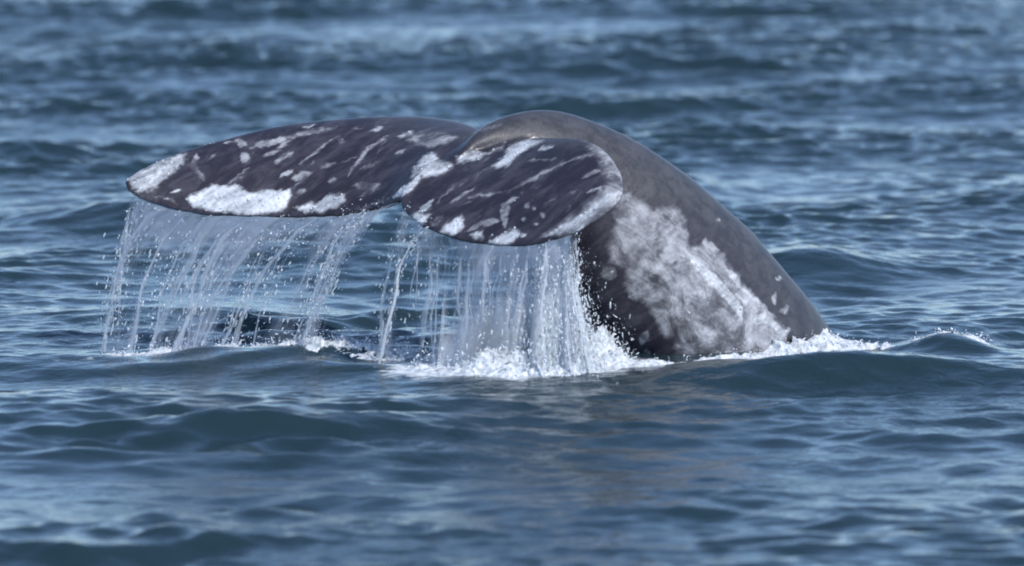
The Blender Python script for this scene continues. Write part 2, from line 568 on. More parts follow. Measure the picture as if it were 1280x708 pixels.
def close_mesh(vs_, fs_):
    bm = bmesh.new()
    vv = [bm.verts.new(tuple(v)) for v in vs_]
    for f in fs_:
        bm.faces.new([vv[k] for k in f])
    bmesh.ops.recalc_face_normals(bm, faces=bm.faces)
    me = bpy.data.meshes.new('tmp'); bm.to_mesh(me); bm.free()
    o = bpy.data.objects.new('tmp', me); COL.objects.link(o); return o


a_, b_ = close_mesh(sv, sf), close_mesh(fv, ff)
bm = bmesh.new(); bm.from_mesh(a_.data); bm.from_mesh(b_.data)
me = bpy.data.meshes.new('whale'); bm.to_mesh(me); bm.free()
for o in (a_, b_):
    md = o.data; bpy.data.objects.remove(o); bpy.data.meshes.remove(md)
whale0 = bpy.data.objects.new('whale_src', me); COL.objects.link(whale0)
rm = whale0.modifiers.new('r', 'REMESH'); rm.mode = 'VOXEL'; rm.voxel_size = .0095; rm.use_smooth_shade = True
sm = whale0.modifiers.new('s', 'SMOOTH'); sm.factor = .5; sm.iterations = 22
dg = bpy.context.evaluated_depsgraph_get()
wm = bpy.data.meshes.new_from_object(whale0.evaluated_get(dg)); wm.name = 'gray_whale'
bpy.data.objects.remove(whale0)
whale = bpy.data.objects.new('gray_whale', wm); COL.objects.link(whale)
wm.materials.clear(); wm.materials.append(M_WHALE)
nv = len(wm.vertices)
co = np.empty(nv * 3, np.float32); wm.vertices.foreach_get('co', co); co = co.reshape(-1, 3).astype(float)
no = np.empty(nv * 3, np.float32); wm.vertices.foreach_get('normal', no); no = no.reshape(-1, 3)
Q = plan_map(co)
# wobble the pattern so that patch edges are irregular
wob = np.array([mnoise.noise_vector(Vector(c * 9.0))[:] for c in co]) * 2.2 + np.array([mnoise.noise_vector(Vector(c * 34.0))[:] for c in co]) * 2.2
Q = Q + wob[:, :2]
front = np.clip((-no[:, 1] * .75 + no[:, 2] * .5 + .12) / .2, 0, 1)      # upper side and near flank carry the mapped patches

ZOOM = {'A': (150, 140, 4.72), 'B': (320, 140, 4.72), 'C': (480, 150, 4.167), 'D': (620, 150, 4.167), 'E': (700, 230, 2.95), 'F': (850, 270, 3.54), 'P': (0, 0, 1.0)}


def conv(z, pts):
    ox, oy, s = ZOOM[z]
    return np.array([(ox + a / s, oy + b / s) for a, b in pts])


def poly_field(pts, soft):
    x, y = Q[:, 0], Q[:, 1]; ins = np.zeros(len(x), bool); dmin = np.full(len(x), 1e9)
    for (x0, y0), (x1, y1) in zip(pts, np.roll(pts, -1, 0)):
        if y0 != y1:
            c = ((y0 > y) != (y1 > y)) & (x < (x1 - x0) * (y - y0) / (y1 - y0) + x0); ins ^= c
        dx, dy = x1 - x0, y1 - y0; t = np.clip(((x - x0) * dx + (y - y0) * dy) / (dx * dx + dy * dy + 1e-9), 0, 1)
        dmin = np.minimum(dmin, np.hypot(x - x0 - t * dx, y - y0 - t * dy))
    sd_ = np.where(ins, dmin, -dmin)
    return np.clip(.5 + sd_ / (2 * soft), 0, 1)


def stroke_field(pts, wd, soft):
    x, y = Q[:, 0], Q[:, 1]; d = np.full(len(x), 1e9)
    if len(pts) == 1:
        d = np.hypot(x - pts[0][0], y - pts[0][1])
    m_ = max(len(pts) - 1, 1); tt = np.full(len(x), .5)
    for k_, ((x0, y0), (x1, y1)) in enumerate(zip(pts[:-1], pts[1:])):
        dx, dy = x1 - x0, y1 - y0; t = np.clip(((x - x0) * dx + (y - y0) * dy) / (dx * dx + dy * dy + 1e-9), 0, 1)
        dd = np.hypot(x - x0 - t * dx, y - y0 - t * dy); up = dd < d
        d = np.where(up, dd, d); tt = np.where(up, (k_ + t) / m_, tt)
    wl = wd * (1.1 - .8 * np.abs(2 * tt - 1) ** 2)          # scars and painted rim streaks taper out at both ends
    return np.clip(.5 + (wl / 2 - d) / (2 * soft), 0, 1)


edge_y = .40 - .0058 * (np.maximum(Q[:, 0], 640) - 640)
on_fluke = ((co[:, 1] < edge_y) & (Q[:, 0] < 790) | (Q[:, 0] < 640)).astype(float)
zone = lambda z: (1 - on_fluke) if z in 'EF' else on_fluke
white = np.zeros(nv); pale = np.zeros(nv); dorsal = np.zeros(nv)
def W_(f, a): white[:] = np.maximum(white, f * a)
def G_(f, a): pale[:] = np.maximum(pale, f * a)
POLY_W = [
    ('A', [(25, 395), (120, 320), (250, 270), (390, 245), (385, 300), (320, 370), (230, 440), (130, 490), (70, 470)], .62),
    ('A', [(60, 400), (200, 340), (300, 300), (240, 390), (150, 470), (80, 470)], .8),
    ('A', [(385, 510), (420, 490), (500, 460), (540, 425), (600, 440), (690, 425), (760, 470), (830, 470), (1005, 460), (1010, 500), (985, 565), (900, 600), (700, 612), (640, 590), (540, 592), (440, 560)], 1.0),
    ('B', [(225, 560), (320, 525), (345, 545), (430, 490), (520, 480), (535, 520), (480, 570), (400, 598), (290, 600)], .82),
    ('C', [(160, 240), (200, 175), (260, 170), (290, 210), (350, 215), (370, 240), (300, 290), (200, 310)], .68),
    ('C', [(365, 190), (480, 150), (530, 170), (640, 115), (625, 155), (540, 185), (500, 210), (380, 232)], .74),
    ('C', [(560, 240), (620, 190), (650, 125), (760, 95), (860, 105), (750, 160), (690, 195), (640, 250), (590, 258)], .72),
    ('C', [(110, 520), (160, 480), (240, 490), (200, 545), (150, 545)], .95),
    ('C', [(290, 580), (340, 530), (410, 500), (415, 550), (370, 605)], .95),
    ('C', [(450, 605), (520, 570), (525, 620), (480, 632)], .85),
    ('F', [(-20, 230), (60, 210), (160, 310), (280, 440), (440, 520), (390, 600), (150, 610), (-20, 600)], .33),
    ('E', [(330, 110), (440, 130), (450, 260), (560, 360), (580, 620), (470, 560), (360, 420), (330, 250)], .30),
    ('C', [(545, 640), (600, 600), (690, 560), (712, 590), (660, 640), (600, 655)], 1.0),
]
POLY_G = [
    ('C', [(60, 90), (240, 45), (400, 80), (330, 130), (230, 160), (130, 110)], .62, 5),
    ('D', [(450, 130), (560, 110), (655, 200), (695, 310), (655, 430), (400, 610), (230, 615), (380, 500), (530, 390), (560, 300), (520, 200)], .72, 9),  # right tip rim: sunlit wet edge painted on as pale skin
    ('E', [(205, 30), (250, 15), (340, 80), (420, 80), (470, 130), (465, 200), (500, 250), (540, 220), (600, 300), (600, 660), (500, 650), (440, 590), (380, 570), (345, 500), (300, 440), (235, 390), (235, 320), (180, 290), (172, 230), (195, 170)], .74, 8),  # left edge drawn in: dark belly pigment plus ventral shade painted into the colour
    ('F', [(-30, 0), (35, 60), (40, 150), (110, 100), (190, 170), (270, 280), (350, 380), (470, 500), (470, 640), (200, 660), (-30, 640)], .95, 6),
    ('F', [(-20, 150), (60, 170), (170, 300), (290, 430), (430, 520), (390, 590), (200, 600), (-20, 560)], 1.2, 8),
]
STROKES = [  # zoom, points, width, amount, field
    ('A', [(290, 480), (350, 460)], 20, .8, 'w'), ('A', [(240, 525), (310, 510)], 18, .6, 'w'), ('A', [(200, 500), (340, 540)], 30, .6, 'g'),
    ('A', [(440, 270), (432, 330), (495, 405)], 38, .72, 'g'), ('A', [(440, 265), (465, 275)], 46, .75, 'g'), ('A', [(735, 275)], 60, .6, 'g'),
    ('A', [(640, 420), (765, 330)], 16, .75, 'g'), ('A', [(770, 215), (897, 170)], 30, .75, 'g'), ('A', [(840, 262), (920, 225)], 24, .7, 'g'),
    ('A', [(500, 195), (560, 185)], 9, .8, 'w'), ('A', [(612, 185), (660, 176)], 16, .9, 'w'), ('A', [(690, 170), (740, 200)], 50, .55, 'g'),
    ('B', [(140, 387), (212, 352)], 32, .75, 'w'), ('B', [(270, 97), (358, 80)], 12, .9, 'w'), ('B', [(680, 552), (722, 545)], 18, .7, 'w'),
    ('B', [(540, 382), (610, 280), (680, 200), (775, 138)], 20, .85, 'g'), ('B', [(250, 312), (380, 212), (500, 130)], 18, .8, 'g'),
    ('B', [(480, 165), (520, 180)], 40, .75, 'g'), ('B', [(0, 210), (200, 150)], 34, .75, 'g'), ('B', [(120, 212), (260, 132), (480, 90)], 28, .8, 'g'),
    ('B', [(110, 302), (225, 230)], 30, .7, 'g'), ('B', [(40, 262), (150, 220)], 26, .7, 'g'), ('B', [(200, 402), (320, 350)], 44, .6, 'g'),
    ('B', [(380, 332), (470, 298)], 26, .7, 'g'), ('B', [(570, 440), (730, 430)], 50, .55, 'g'), ('B', [(600, 510), (720, 440)], 40, .55, 'g'),
    ('B', [(540, 580), (700, 550), (800, 500)], 24, .65, 'g'), ('B', [(680, 110), (742, 95)], 22, .75, 'g'), ('B', [(820, 245), (880, 225)], 22, .7, 'g'),
    ('B', [(840, 147), (900, 128)], 30, .6, 'w'), ('B', [(420, 410), (480, 400)], 26, .55, 'g'), ('B', [(240, 480), (290, 460)], 36, .6, 'g'),
    ('B', [(480, 300), (600, 270)], 20, .55, 'g'), ('B', [(600, 340), (720, 300)], 22, .5, 'g'), ('B', [(560, 100), (640, 95)], 18, .6, 'g'),
    ('C', [(50, 410), (100, 370), (160, 335), (190, 280)], 38, .9, 'w'), ('C', [(135, 300), (180, 250), (210, 220)], 40, .6, 'w'), ('C', [(80, 86), (150, 66)], 24, .7, 'w'),
    ('C', [(170, 490), (255, 418)], 34, .75, 'w'), ('C', [(630, 560), (625, 470), (645, 420)], 48, .72, 'g'), ('C', [(490, 545), (600, 525)], 46, .68, 'g'),
    ('C', [(638, 432), (700, 403)], 22, .75, 'w'), ('C', [(440, 402), (600, 380), (750, 350)], 14, .68, 'g'), ('C', [(350, 432), (500, 330)], 18, .68, 'g'),
    ('C', [(395, 442), (462, 425)], 16, .68, 'g'), ('C', [(250, 560), (310, 490)], 40, .5, 'g'), ('C', [(430, 580), (520, 540)], 30, .6, 'g'),
    ('D', [(60, 385), (250, 272), (480, 170)], 18, .72, 'g'), ('D', [(228, 157), (300, 138)], 22, .85, 'w'), ('D', [(160, 216), (320, 200)], 16, .65, 'g'),
    ('D', [(400, 212), (560, 150)], 24, .7, 'g'), ('D', [(475, 382), (555, 350)], 16, .72, 'w'), ('D', [(440, 302), (560, 250)], 26, .66, 'g'),
    ('D', [(255, 612), (400, 545), (640, 370)], 44, .64, 'w'), ('D', [(400, 592), (470, 540)], 22, .75, 'w'), ('D', [(500, 500)], 22, .7, 'w'),  # long streak paints the sunlit lower rim in white
    ('D', [(570, 130), (650, 230), (672, 330), (640, 410)], 34, .62, 'w'), ('D', [(150, 520)], 24, .7, 'w'), ('D', [(190, 548), (215, 540)], 18, .7, 'w'), ('D', [(200, 466)], 18, .7, 'w'),  # first stroke paints the wet sheen around the tip rim
    ('D', [(240, 498)], 30, .6, 'g'), ('D', [(130, 612), (160, 598)], 26, .65, 'w'), ('D', [(160, 450)], 34, .55, 'g'), ('D', [(520, 215), (600, 205)], 20, .7, 'g'),
    ('D', [(380, 380), (420, 365)], 14, .6, 'g'), ('D', [(170, 355), (240, 345)], 14, .55, 'g'), ('D', [(560, 400), (640, 380)], 26, .55, 'w'),
    ('F', [(20, 150), (90, 230), (170, 310), (262, 420), (275, 485)], 50, .66, 'w'), ('F', [(190, 228), (262, 285)], 28, .55, 'w'), ('F', [(190, 280), (230, 330)], 30, .42, 'w'),
    ('F', [(335, 445), (370, 470)], 85, .58, 'w'), ('F', [(400, 470), (460, 520)], 40, .6, 'w'), ('F', [(210, 250), (330, 380)], 22, .6, 'w'), ('F', [(420, 340), (420, 395)], 24, .8, 'g'), ('F', [(440, 278)], 26, .6, 'w'), ('F', [(465, 420)], 36, .8, 'g'),
    ('F', [(60, 385), (175, 425)], 34, .42, 'w'), ('F', [(60, 510)], 80, .43, 'w'), ('F', [(170, 20)], 26, .5, 'w'), ('F', [(480, 500), (420, 575)], 40, .6, 'w'),
    ('F', [(100, 110), (180, 160)], 34, .7, 'g'), ('F', [(300, 330), (440, 480)], 24, .42, 'w'),
    ('E', [(280, 408)], 60, .45, 'w'), ('E', [(322, 540), (300, 592)], 30, .8, 'g'), ('E', [(325, 625)], 30, .75, 'g'), ('E', [(430, 600), (560, 560)], 40, .42, 'w'),
    ('E', [(180, 330)], 60, .5, 'g'), ('E', [(480, 330), (520, 400), (560, 470)], 30, .5, 'w'), ('E', [(400, 470), (470, 500)], 34, .45, 'w'),
    ('E', [(350, 200), (420, 160)], 40, .38, 'w'), ('E', [(300, 300), (360, 340)], 34, .36, 'w'), ('E', [(520, 560), (580, 540)], 50, .5, 'w'),
    ('F', [(110, 500), (160, 540)], 50, .5, 'w'), ('F', [(230, 330), (300, 400)], 26, .5, 'w'), ('F', [(250, 540), (330, 560)], 30, .45, 'w'), ('F', [(30, 430), (60, 400)], 36, .48, 'w'),
]
for z, p, a in POLY_W: W_(poly_field(conv(z, p), 6.0 if z in 'EF' else 4.0) * zone(z), a)
for z, p, a, s in POLY_G: G_(poly_field(conv(z, p), s) * zone(z), a)
for z, p, wd, a, k in STROKES:
    f = stroke_field(conv(z, p), wd / ZOOM[z][2], 2.6 if z in 'EF' else 2.2) * zone(z)
    (W_ if k == 'w' else G_)(f, a * (1.04 if z == 'F' else 1))
notch = stroke_field(conv('E', [(490, 165), (515, 225)]), 16, 3)
for z_, p_, w_ in (('E', [(345, 355), (365, 370)], 12), ('E', [(400, 590), (440, 560), (460, 520)], 16), ('E', [(300, 260), (260, 300)], 14), ('F', [(10, 470), (40, 560), (110, 600)], 16), ('F', [(195, 505)], 9),
                   ('F', [(340, 520), (400, 540)], 18), ('F', [(170, 380), (190, 440)], 12), ('F', [(300, 460), (290, 530)], 9), ('F', [(100, 300), (60, 330)], 12), ('F', [(230, 230), (180, 190)], 9), ('F', [(110, 440), (140, 480)], 11)):
    notch = np.maximum(notch, .55 * stroke_field(conv(z_, p_), w_, 7) * zone(z_))
pale *= 1 - .8 * notch; white *= 1 - .8 * notch
dorsal = poly_field(np.array([(585, 170), (610, 150), (690, 130), (800, 170), (940, 270), (1060, 420), (1090, 500), (1010, 470), (975, 400), (905, 310), (850, 262), (800, 240), (782, 205), (740, 178), (660, 176)]), 12)
dorsal = np.maximum(dorsal, .45 * poly_field(np.array([(470, 140), (600, 140), (690, 130), (700, 178), (640, 180), (560, 172), (470, 162)]), 9))
# sparse old scars over the dark flukes, lying along the flow of the water
fl_zone = on_fluke * (Q[:, 1] < 320)
for k in range(300):
    x0, y0 = random.uniform(200, 740), random.uniform(160, 300)
    L = random.choice((4, 6, 10, 16, 30, 48)) * random.uniform(.7, 1.3); an = R(random.gauss(34, 14))
    G_(stroke_field(np.array([(x0, y0), (x0 + L * math.cos(an), y0 - L * math.sin(an))]), random.choice((.6, .9, 1.3, 2.0, 3.6)), 1.8) * fl_zone, random.uniform(.2, .62))
white *= front; pale *= front
dorsal = np.maximum(dorsal, .7 * np.clip(1 - front, 0, 1) * (no[:, 0] > 0))
rel = np.array([mnoise.noise(Vector(c * 60.0)) for c in co])
co2 = co + no * (np.clip(white, 0, 1) * (.003 + .006 * rel) + np.clip(pale, 0, 1) * .002 * rel)[:, None]
wm.vertices.foreach_set('co', np.ascontiguousarray(co2, np.float32).ravel()); wm.update()
fattr(whale, 'white', white); fattr(whale, 'pale', pale); fattr(whale, 'dorsal', dorsal)
tag(whale, 'dark grey mottled whale raising its dripping tail flukes out of the sea', 'whale')

rb = np.random.default_rng(5)
cand = np.nonzero((white > .45) & (rb.random(nv) < .02))[0]
cand = rb.permutation(cand)[:260]
bar = blobs('barnacles', co2[cand], 0.003 + .0045 * rb.random(len(cand)) ** 2, M_FOAM, whale, sub=2)
tag(bar, kind='stuff')

# ------------------------------------------------------------------ falling water
S_NOTCH = 9.4 / 18
G9 = 9.81


def fall_path(p0, vx, vy, vz, n=26, over=.03):
    """Ballistic path from a fluke edge down to the sea."""
    z1 = float(sea_z(p0[0] + vx * .4, p0[1] + vy * .4)) - over
    h = p0[2] - z1
    tf = (-vz + math.sqrt(vz * vz + 2 * G9 * h)) / G9 if vz <= 0 else .4
    q = np.linspace(0, 1, n); t = q * tf
    # vz negative = thrown down
    tf = (vz + math.sqrt(vz * vz + 2 * G9 * h)) / G9
    t = q * tf
    return np.stack([p0[0] + vx * t, p0[1] + vy * t, p0[2] + vz * t - .5 * G9 * t * t], 1), q


def uv_mesh(name, verts, faces, uvs, mat, parent):
    o = np_mesh(name, verts, faces, mat, parent)
    lay = o.data.uv_layers.new(name='UVMap')
    lay.data.foreach_set('uv', np.ascontiguousarray(uvs[faces.ravel()], np.float32).ravel())
    return o


def sm(x, a, b):
    t = np.clip((np.asarray(x, float) - a) / (b - a), 0, 1); return t * t * (3 - 2 * t)


def veil(parent, s0, s1, vfun, off, seed, mat, thick, c=.985):
    nu, nvv = int(abs(s1 - s0) * 520), 30
    r = np.random.default_rng(seed)
    ph = r.uniform(0, 6.28, 8)
    V = []; UV = []; T = []
    for i in range(nu):
        e = i / (nu - 1)
        s = s0 + (s1 - s0) * e
        p0 = np.array(fluke_point(s, c)) + np.array([0, off, -.004])
        vx, vy, vz = vfun(s)
        vx += .14 * math.sin(s * 60 + ph[0]) + .08 * math.sin(s * 150 + ph[1]); vy += .12 * math.sin(s * 90 + ph[2]) + .07 * math.sin(s * 200 + ph[3])
        pth, q = fall_path(p0, vx, vy, vz, nvv)
        V.append(pth); UV.append(np.stack([np.full(nvv, s * 7.0 + seed * 3.3), q], 1))
        ends = -.35 * (1 - float(sm(e, 0, .06)) * float(sm(1 - e, 0, .06)))
        T.append(thick(s, q) + ends)
    V = np.concatenate(V); UV = np.concatenate(UV)
    ii = np.arange(nu * nvv).reshape(nu, nvv)
    F = np.stack([ii[:-1, :-1], ii[1:, :-1], ii[1:, 1:], ii[:-1, 1:]], -1).reshape(-1, 4)
    o = uv_mesh('water_sheet', V - np.array(parent.location), F, UV, mat, parent)
    fattr(o, 'thickness', np.concatenate(T))
    return o


def rivulet(parent, s, v, wid, mat, seed, c=.98, qmin=0.0, qmax=1.0, name='rivulet', base=.0):
    """A band of falling water: curved across, thin towards its rims, twisting a little as it drops."""
    r = np.random.default_rng(seed)
    p0 = np.array(fluke_point(s, c)) + np.array([r.uniform(-.01, .01), r.uniform(-.03, .03), -.005])
    pth, q = fall_path(p0, *v, n=34)
    keep = (q <= qmax) & (q >= qmin); pth, q = pth[keep], q[keep]
    a = r.uniform(0, 6.28, 6)
    pth[:, 0] += .030 * np.sin(q * 7 + a[0]) * q + .006 * np.sin(q * 21 + a[1])
    pth[:, 1] += .030 * np.sin(q * 6 + a[2]) * q
    wd = wid * (.5 + .5 * q + .35 * np.sin(q * r.uniform(4, 9) + a[3]))
    ang = a[4] * .15 + .9 * np.sin(q * 3 + a[5]) * .5
    nc = 7
    u = np.linspace(-1, 1, nc)
    X = pth[:, None, 0] + wd[:, None] * (u[None] * np.cos(ang)[:, None] + .5 * (u[None] ** 2 - .5) * np.sin(ang)[:, None])
    Y = pth[:, None, 1] + wd[:, None] * (u[None] * np.sin(ang)[:, None] + .6 * (u[None] ** 2 - .5) * np.cos(ang)[:, None])
    Z = np.repeat(pth[:, None, 2], nc, 1)
    vv = np.stack([X, Y, Z], -1).reshape(-1, 3)
    n = len(pth); ii = np.arange(n * nc).reshape(n, nc)
    F = np.stack([ii[:-1, :-1], ii[:-1, 1:], ii[1:, 1:], ii[1:, :-1]], -1).reshape(-1, 4)
    wn = wd / wid * np.sign(wid)
    uvs = np.stack([(u[None] * wd[:, None] * 12 + seed * .77).ravel(), np.repeat(q, nc)], 1)
    th = base + .16 - .85 * np.abs(u[None]) ** 2.2 - .5 * sm(q, qmax - .25, qmax)[:, None] * (qmax < .97) - .4 * (1 - sm(q, qmin, qmin + .1))[:, None] * (qmin > 0)
    o = uv_mesh(name, vv - np.array(parent.location), F, uvs, mat, parent)
    fattr(o, 'thickness', th.ravel())
    return pth, q


def drops_along(paths, n, spread, rmin, rmax, r, ab=(1.3, 1.1)):
    P = []; St = []; Rd = []
    wgt = r.random(len(paths)) ** 2.5 + .08; wgt /= wgt.sum()
    pick = r.choice(len(paths), n, p=wgt)
    for w_ in pick:
        pth, q = paths[w_]
        k = int(min(len(q) - 1, r.beta(*ab) * len(q)))
        sp = spread * (.35 + 1.3 * q[k]) * (1 if r.random() < .8 else 2.5)
        P.append(pth[k] + r.normal(0, 1, 3) * np.array([sp, sp, .05]))
        d = pth[min(k + 1, len(q) - 1)] - pth[max(k - 1, 0)]
        St.append(d / (np.linalg.norm(d) + 1e-6) * r.uniform(.3, 4.0) * (q[k] + .15))
        Rd.append(rmin + (rmax - rmin) * r.random() ** 4)
    P, St, Rd = np.array(P), np.array(St), np.array(Rd)
    ok = P[:, 2] > sea_z(P[:, 0], P[:, 1]) - .01
    return P[ok], St[ok], Rd[ok]


def vL(s):
    k = float(sm(s, .03, .22)); return (-.50 - .85 * k + .18 * math.sin(s * 40), -.05, -.35)
def vR(s): return (-.16 - .35 * (1 - float(sm(s, .53, .64))) + .14 * math.sin(s * 33), -.05, -.25)


def bump2(s, q, s0, q0, ws, wq): return np.exp(-((s - s0) / ws) ** 2 - ((q - q0) / wq) ** 2)
def thickL(s, q):
    return (.32 * (1 - sm(q, .22, .66)) - .14 + .05 * math.sin(s * 55 + 1) + .10 * bump2(s, q, .40, .85, .035, .25) + .12 * bump2(s, q, .22, .6, .03, .6)
            - .14 * bump2(s, q, .30, .75, .03, .4) + .05 * sm(q, .85, 1))
def thickR(s, q):
    k = float(sm(s, .62, .80))
    return .28 * (1 - sm(q, .25, .62)) - .17 + .07 * float(sm(s, .62, .72)) + .04 * math.sin(s * 47) + k * (.08 + .36 * sm(q, .35, .95)) + .10 * sm(q, .8, 1) * float(sm(s, .56, .66))


curt_L = empty('water_curtain', tuple(ground(320, 445)))
tag(curt_L, 'thin curtain of water draining off the broad white-patched far fluke', 'falling water')
curt_R = empty('water_curtain', tuple(ground(600, 470)))
tag(curt_R, 'denser curtain of water pouring off the fluke beside the tail stock', 'falling water')
veil(curt_L, .045, S_NOTCH - .045, vL, -.01, 1, M_VEIL, thickL)
veil(curt_L, .05, S_NOTCH - .06, lambda s: (vL(s)[0] * .8, .05, -.2), .06, 2, M_VEIL, thickL, .94)
veil(curt_R, S_NOTCH + .02, .835, vR, -.01, 3, M_VEIL, thickR)
veil(curt_R, S_NOTCH + .06, .83, lambda s: (vR(s)[0] * 1.3, .05, -.2), .06, 4, M_VEIL, thickR, .94)
def thickM(s, q): return -.26 + .66 * sm(q, .50, .97) * float(sm(s, .62, .79))
veil(curt_R, .60, .835, lambda s: (vR(s)[0] * .5 - .1, -.2, -.3), .0, 8, M_WHITE, thickM, .97)
veil(curt_R, .62, .830, lambda s: (vR(s)[0] * .9 - .2, .15, -.2), .0, 9, M_WHITE, thickM, .95)
veil(curt_R, S_NOTCH + .14, .82, lambda s: (vR(s)[0] * .7, -.1, -.3), .02, 6, M_VEIL, thickR, .92)
pl = []; pr = []
r1 = np.random.default_rng(21)
def s_at(px):
    """Span position whose trailing edge stands at picture x."""
    q_ = plan_map(TEp); return float(np.interp(px, q_[:, 0], np.linspace(0, 1, len(TEp))))


ROPES_L = [(170, .026, .04), (181, .02, -.02), (203, .02, -.06), (238, .026, .04), (262, .024, .02), (282, .03, .08), (303, .034, .14), (318, .026, .10), (331, .02, .0), (352, .022, .03),
           (368, .026, .0), (386, .022, .04), (404, .03, .06), (420, .02, .0), (441, .024, .04), (458, .026, .06), (468, .02, .03), (479, .02, .02), (487, .014, -.04)]
for k, (px, wd, b0) in enumerate(ROPES_L):
    s_ = s_at(px); b = vL(s_)
    for m_ in range(2):       # a rope and a thinner strand that twists about it
        v = (r1.normal(b[0], .07), r1.normal(-.03, .06), -r1.uniform(.25, .5))
        pl.append(rivulet(curt_L, s_ + r1.uniform(-.003, .003), v, wd * (1.5 if m_ == 0 else .65), M_ROPE, 100 + 2 * k + m_, qmin=0 if m_ == 0 else .3, qmax=r1.uniform(.85, 1.1), base=b0 + (.0 if m_ == 0 else .05)))
ROPES_R = [(508, .016, .0), (524, .016, .0), (541, .02, .04), (558, .016, -.02), (578, .024, .05), (597, .02, .0), (617, .028, .10), (632, .02, .04), (648, .024, .05), (662, .026, .08), (678, .03, .10), (694, .026, .10), (707, .022, .06)]
for k, (px, wd, b0) in enumerate(ROPES_R):
    s_ = s_at(px)
    for m_ in range(2):
        v = (r1.normal(vR(s_)[0], .08), r1.normal(-.03, .08), -r1.uniform(.1, .5))
        pr.append(rivulet(curt_R, s_ + r1.uniform(-.003, .003), v, wd * (1.5 if m_ == 0 else .65), M_ROPE, 200 + 2 * k + m_, qmin=0 if m_ == 0 else .3, qmax=r1.uniform(.85, 1.1), base=b0))
# the lone arcing stream beside the notch
arc = rivulet(curt_R, S_NOTCH + .10, (-.80, 0, .12), .012, M_WHITE, 301, base=.08)
P, St, Rd = drops_along([arc], 240, .010, .002, .008, r1)
Pa, Sa, Ra = drops_along(pl, 3200, .018, .0012, .0070, r1)
o = blobs('droplets', Pa - np.array(curt_L.location), Ra, M_DROP, curt_L, Sa); tag(o, kind='stuff')
Pw, Sw, Rw = drops_along(pl, 1000, .012, .0014, .0060, r1)  # white drops whose colour stands in for sun glints along the ropes
o = blobs('glint_drops', Pw - np.array(curt_L.location), Rw, M_SPRAY, curt_L, Sw * .5); tag(o, kind='stuff')
Pb, Sb, Rb = drops_along(pr, 1800, .018, .0012, .0070, r1)
Pb = np.concatenate([Pb, P]); Sb = np.concatenate([Sb, St]); Rb = np.concatenate([Rb, Rd])
o = blobs('droplets', Pb - np.array(curt_R.location), Rb, M_DROP, curt_R, Sb); tag(o, kind='stuff')

# ------------------------------------------------------------------ white water column between the fluke and the tail stock
spl = empty('splash', tuple(ground(690, 468)))
tag(spl, 'bright white column of water splashing down beside the dark tail stock', 'splash')
ps = []
for k in range(40):
    s = r1.uniform(.765, .835)
    v = (r1.normal(-.14, .26), r1.normal(.0, .22), -r1.uniform(.0, .6))
    ps.append(rivulet(spl, s, v, r1.uniform(.012, .040), M_WHITE, 400 + k, qmin=r1.choice([.15, .3, .45, .6]), name='water_ribbon', c=r1.uniform(.85, .99), base=r1.uniform(-.22, .0)))
Pc, Sc, Rc = drops_along(ps, 11000, .036, .0010, .0050, r1, (2.2, 1.1))
o = blobs('spray', Pc - np.array(spl.location), Rc, M_SPRAY, spl, Sc * 1.3); tag(o, kind='stuff')


# fine mist hanging over the foot of the splash
mm = bpy.data.materials.new('splash_mist'); mm.use_nodes = True
n_, l_ = mm.node_tree.nodes, mm.node_tree.links
n_.remove(n_['Principled BSDF'])
pv_ = n_.new('ShaderNodeVolumePrincipled'); pv_.inputs['Color'].default_value = (.95, .96, .97, 1); pv_.inputs['Anisotropy'].default_value = .1
tc_ = n_.new('ShaderNodeTexCoord'); ln_ = n_.new('ShaderNodeVectorMath'); ln_.operation = 'LENGTH'
l_.new(tc_.outputs['Object'], ln_.inputs[0])
fo_ = n_.new('ShaderNodeMapRange'); fo_.interpolation_type = 'SMOOTHSTEP'
for i_, q_ in enumerate((.15, .95, 1.0, 0.0)): fo_.inputs[i_ + 1].default_value = q_
l_.new(ln_.outputs['Value'], fo_.inputs[0])
nz_ = n_.new('ShaderNodeTexNoise'); nz_.inputs['Scale'].default_value = 3.2; nz_.inputs['Detail'].default_value = 4
l_.new(tc_.outputs['Object'], nz_.inputs[0])
nr_ = n_.new('ShaderNodeMapRange'); nr_.inputs[1].default_value = .38; nr_.inputs[2].default_value = .68; nr_.inputs[4].default_value = 11.0
l_.new(nz_.outputs[0], nr_.inputs[0])
mu_ = n_.new('ShaderNodeMath'); mu_.operation = 'MULTIPLY'; l_.new(nr_.outputs[0], mu_.inputs[0]); l_.new(fo_.outputs[0], mu_.inputs[1])
l_.new(mu_.outputs[0], pv_.inputs['Density']); l_.new(pv_.outputs[0], n_['Material Output'].inputs['Volume'])
mist = np_mesh('mist', ICO2[0].copy(), ICO2[1], mm, spl)
mist.location = Vector((.12, -.78, .17)) - spl.location; mist.scale = (.55, .34, .34); tag(mist, kind='stuff')

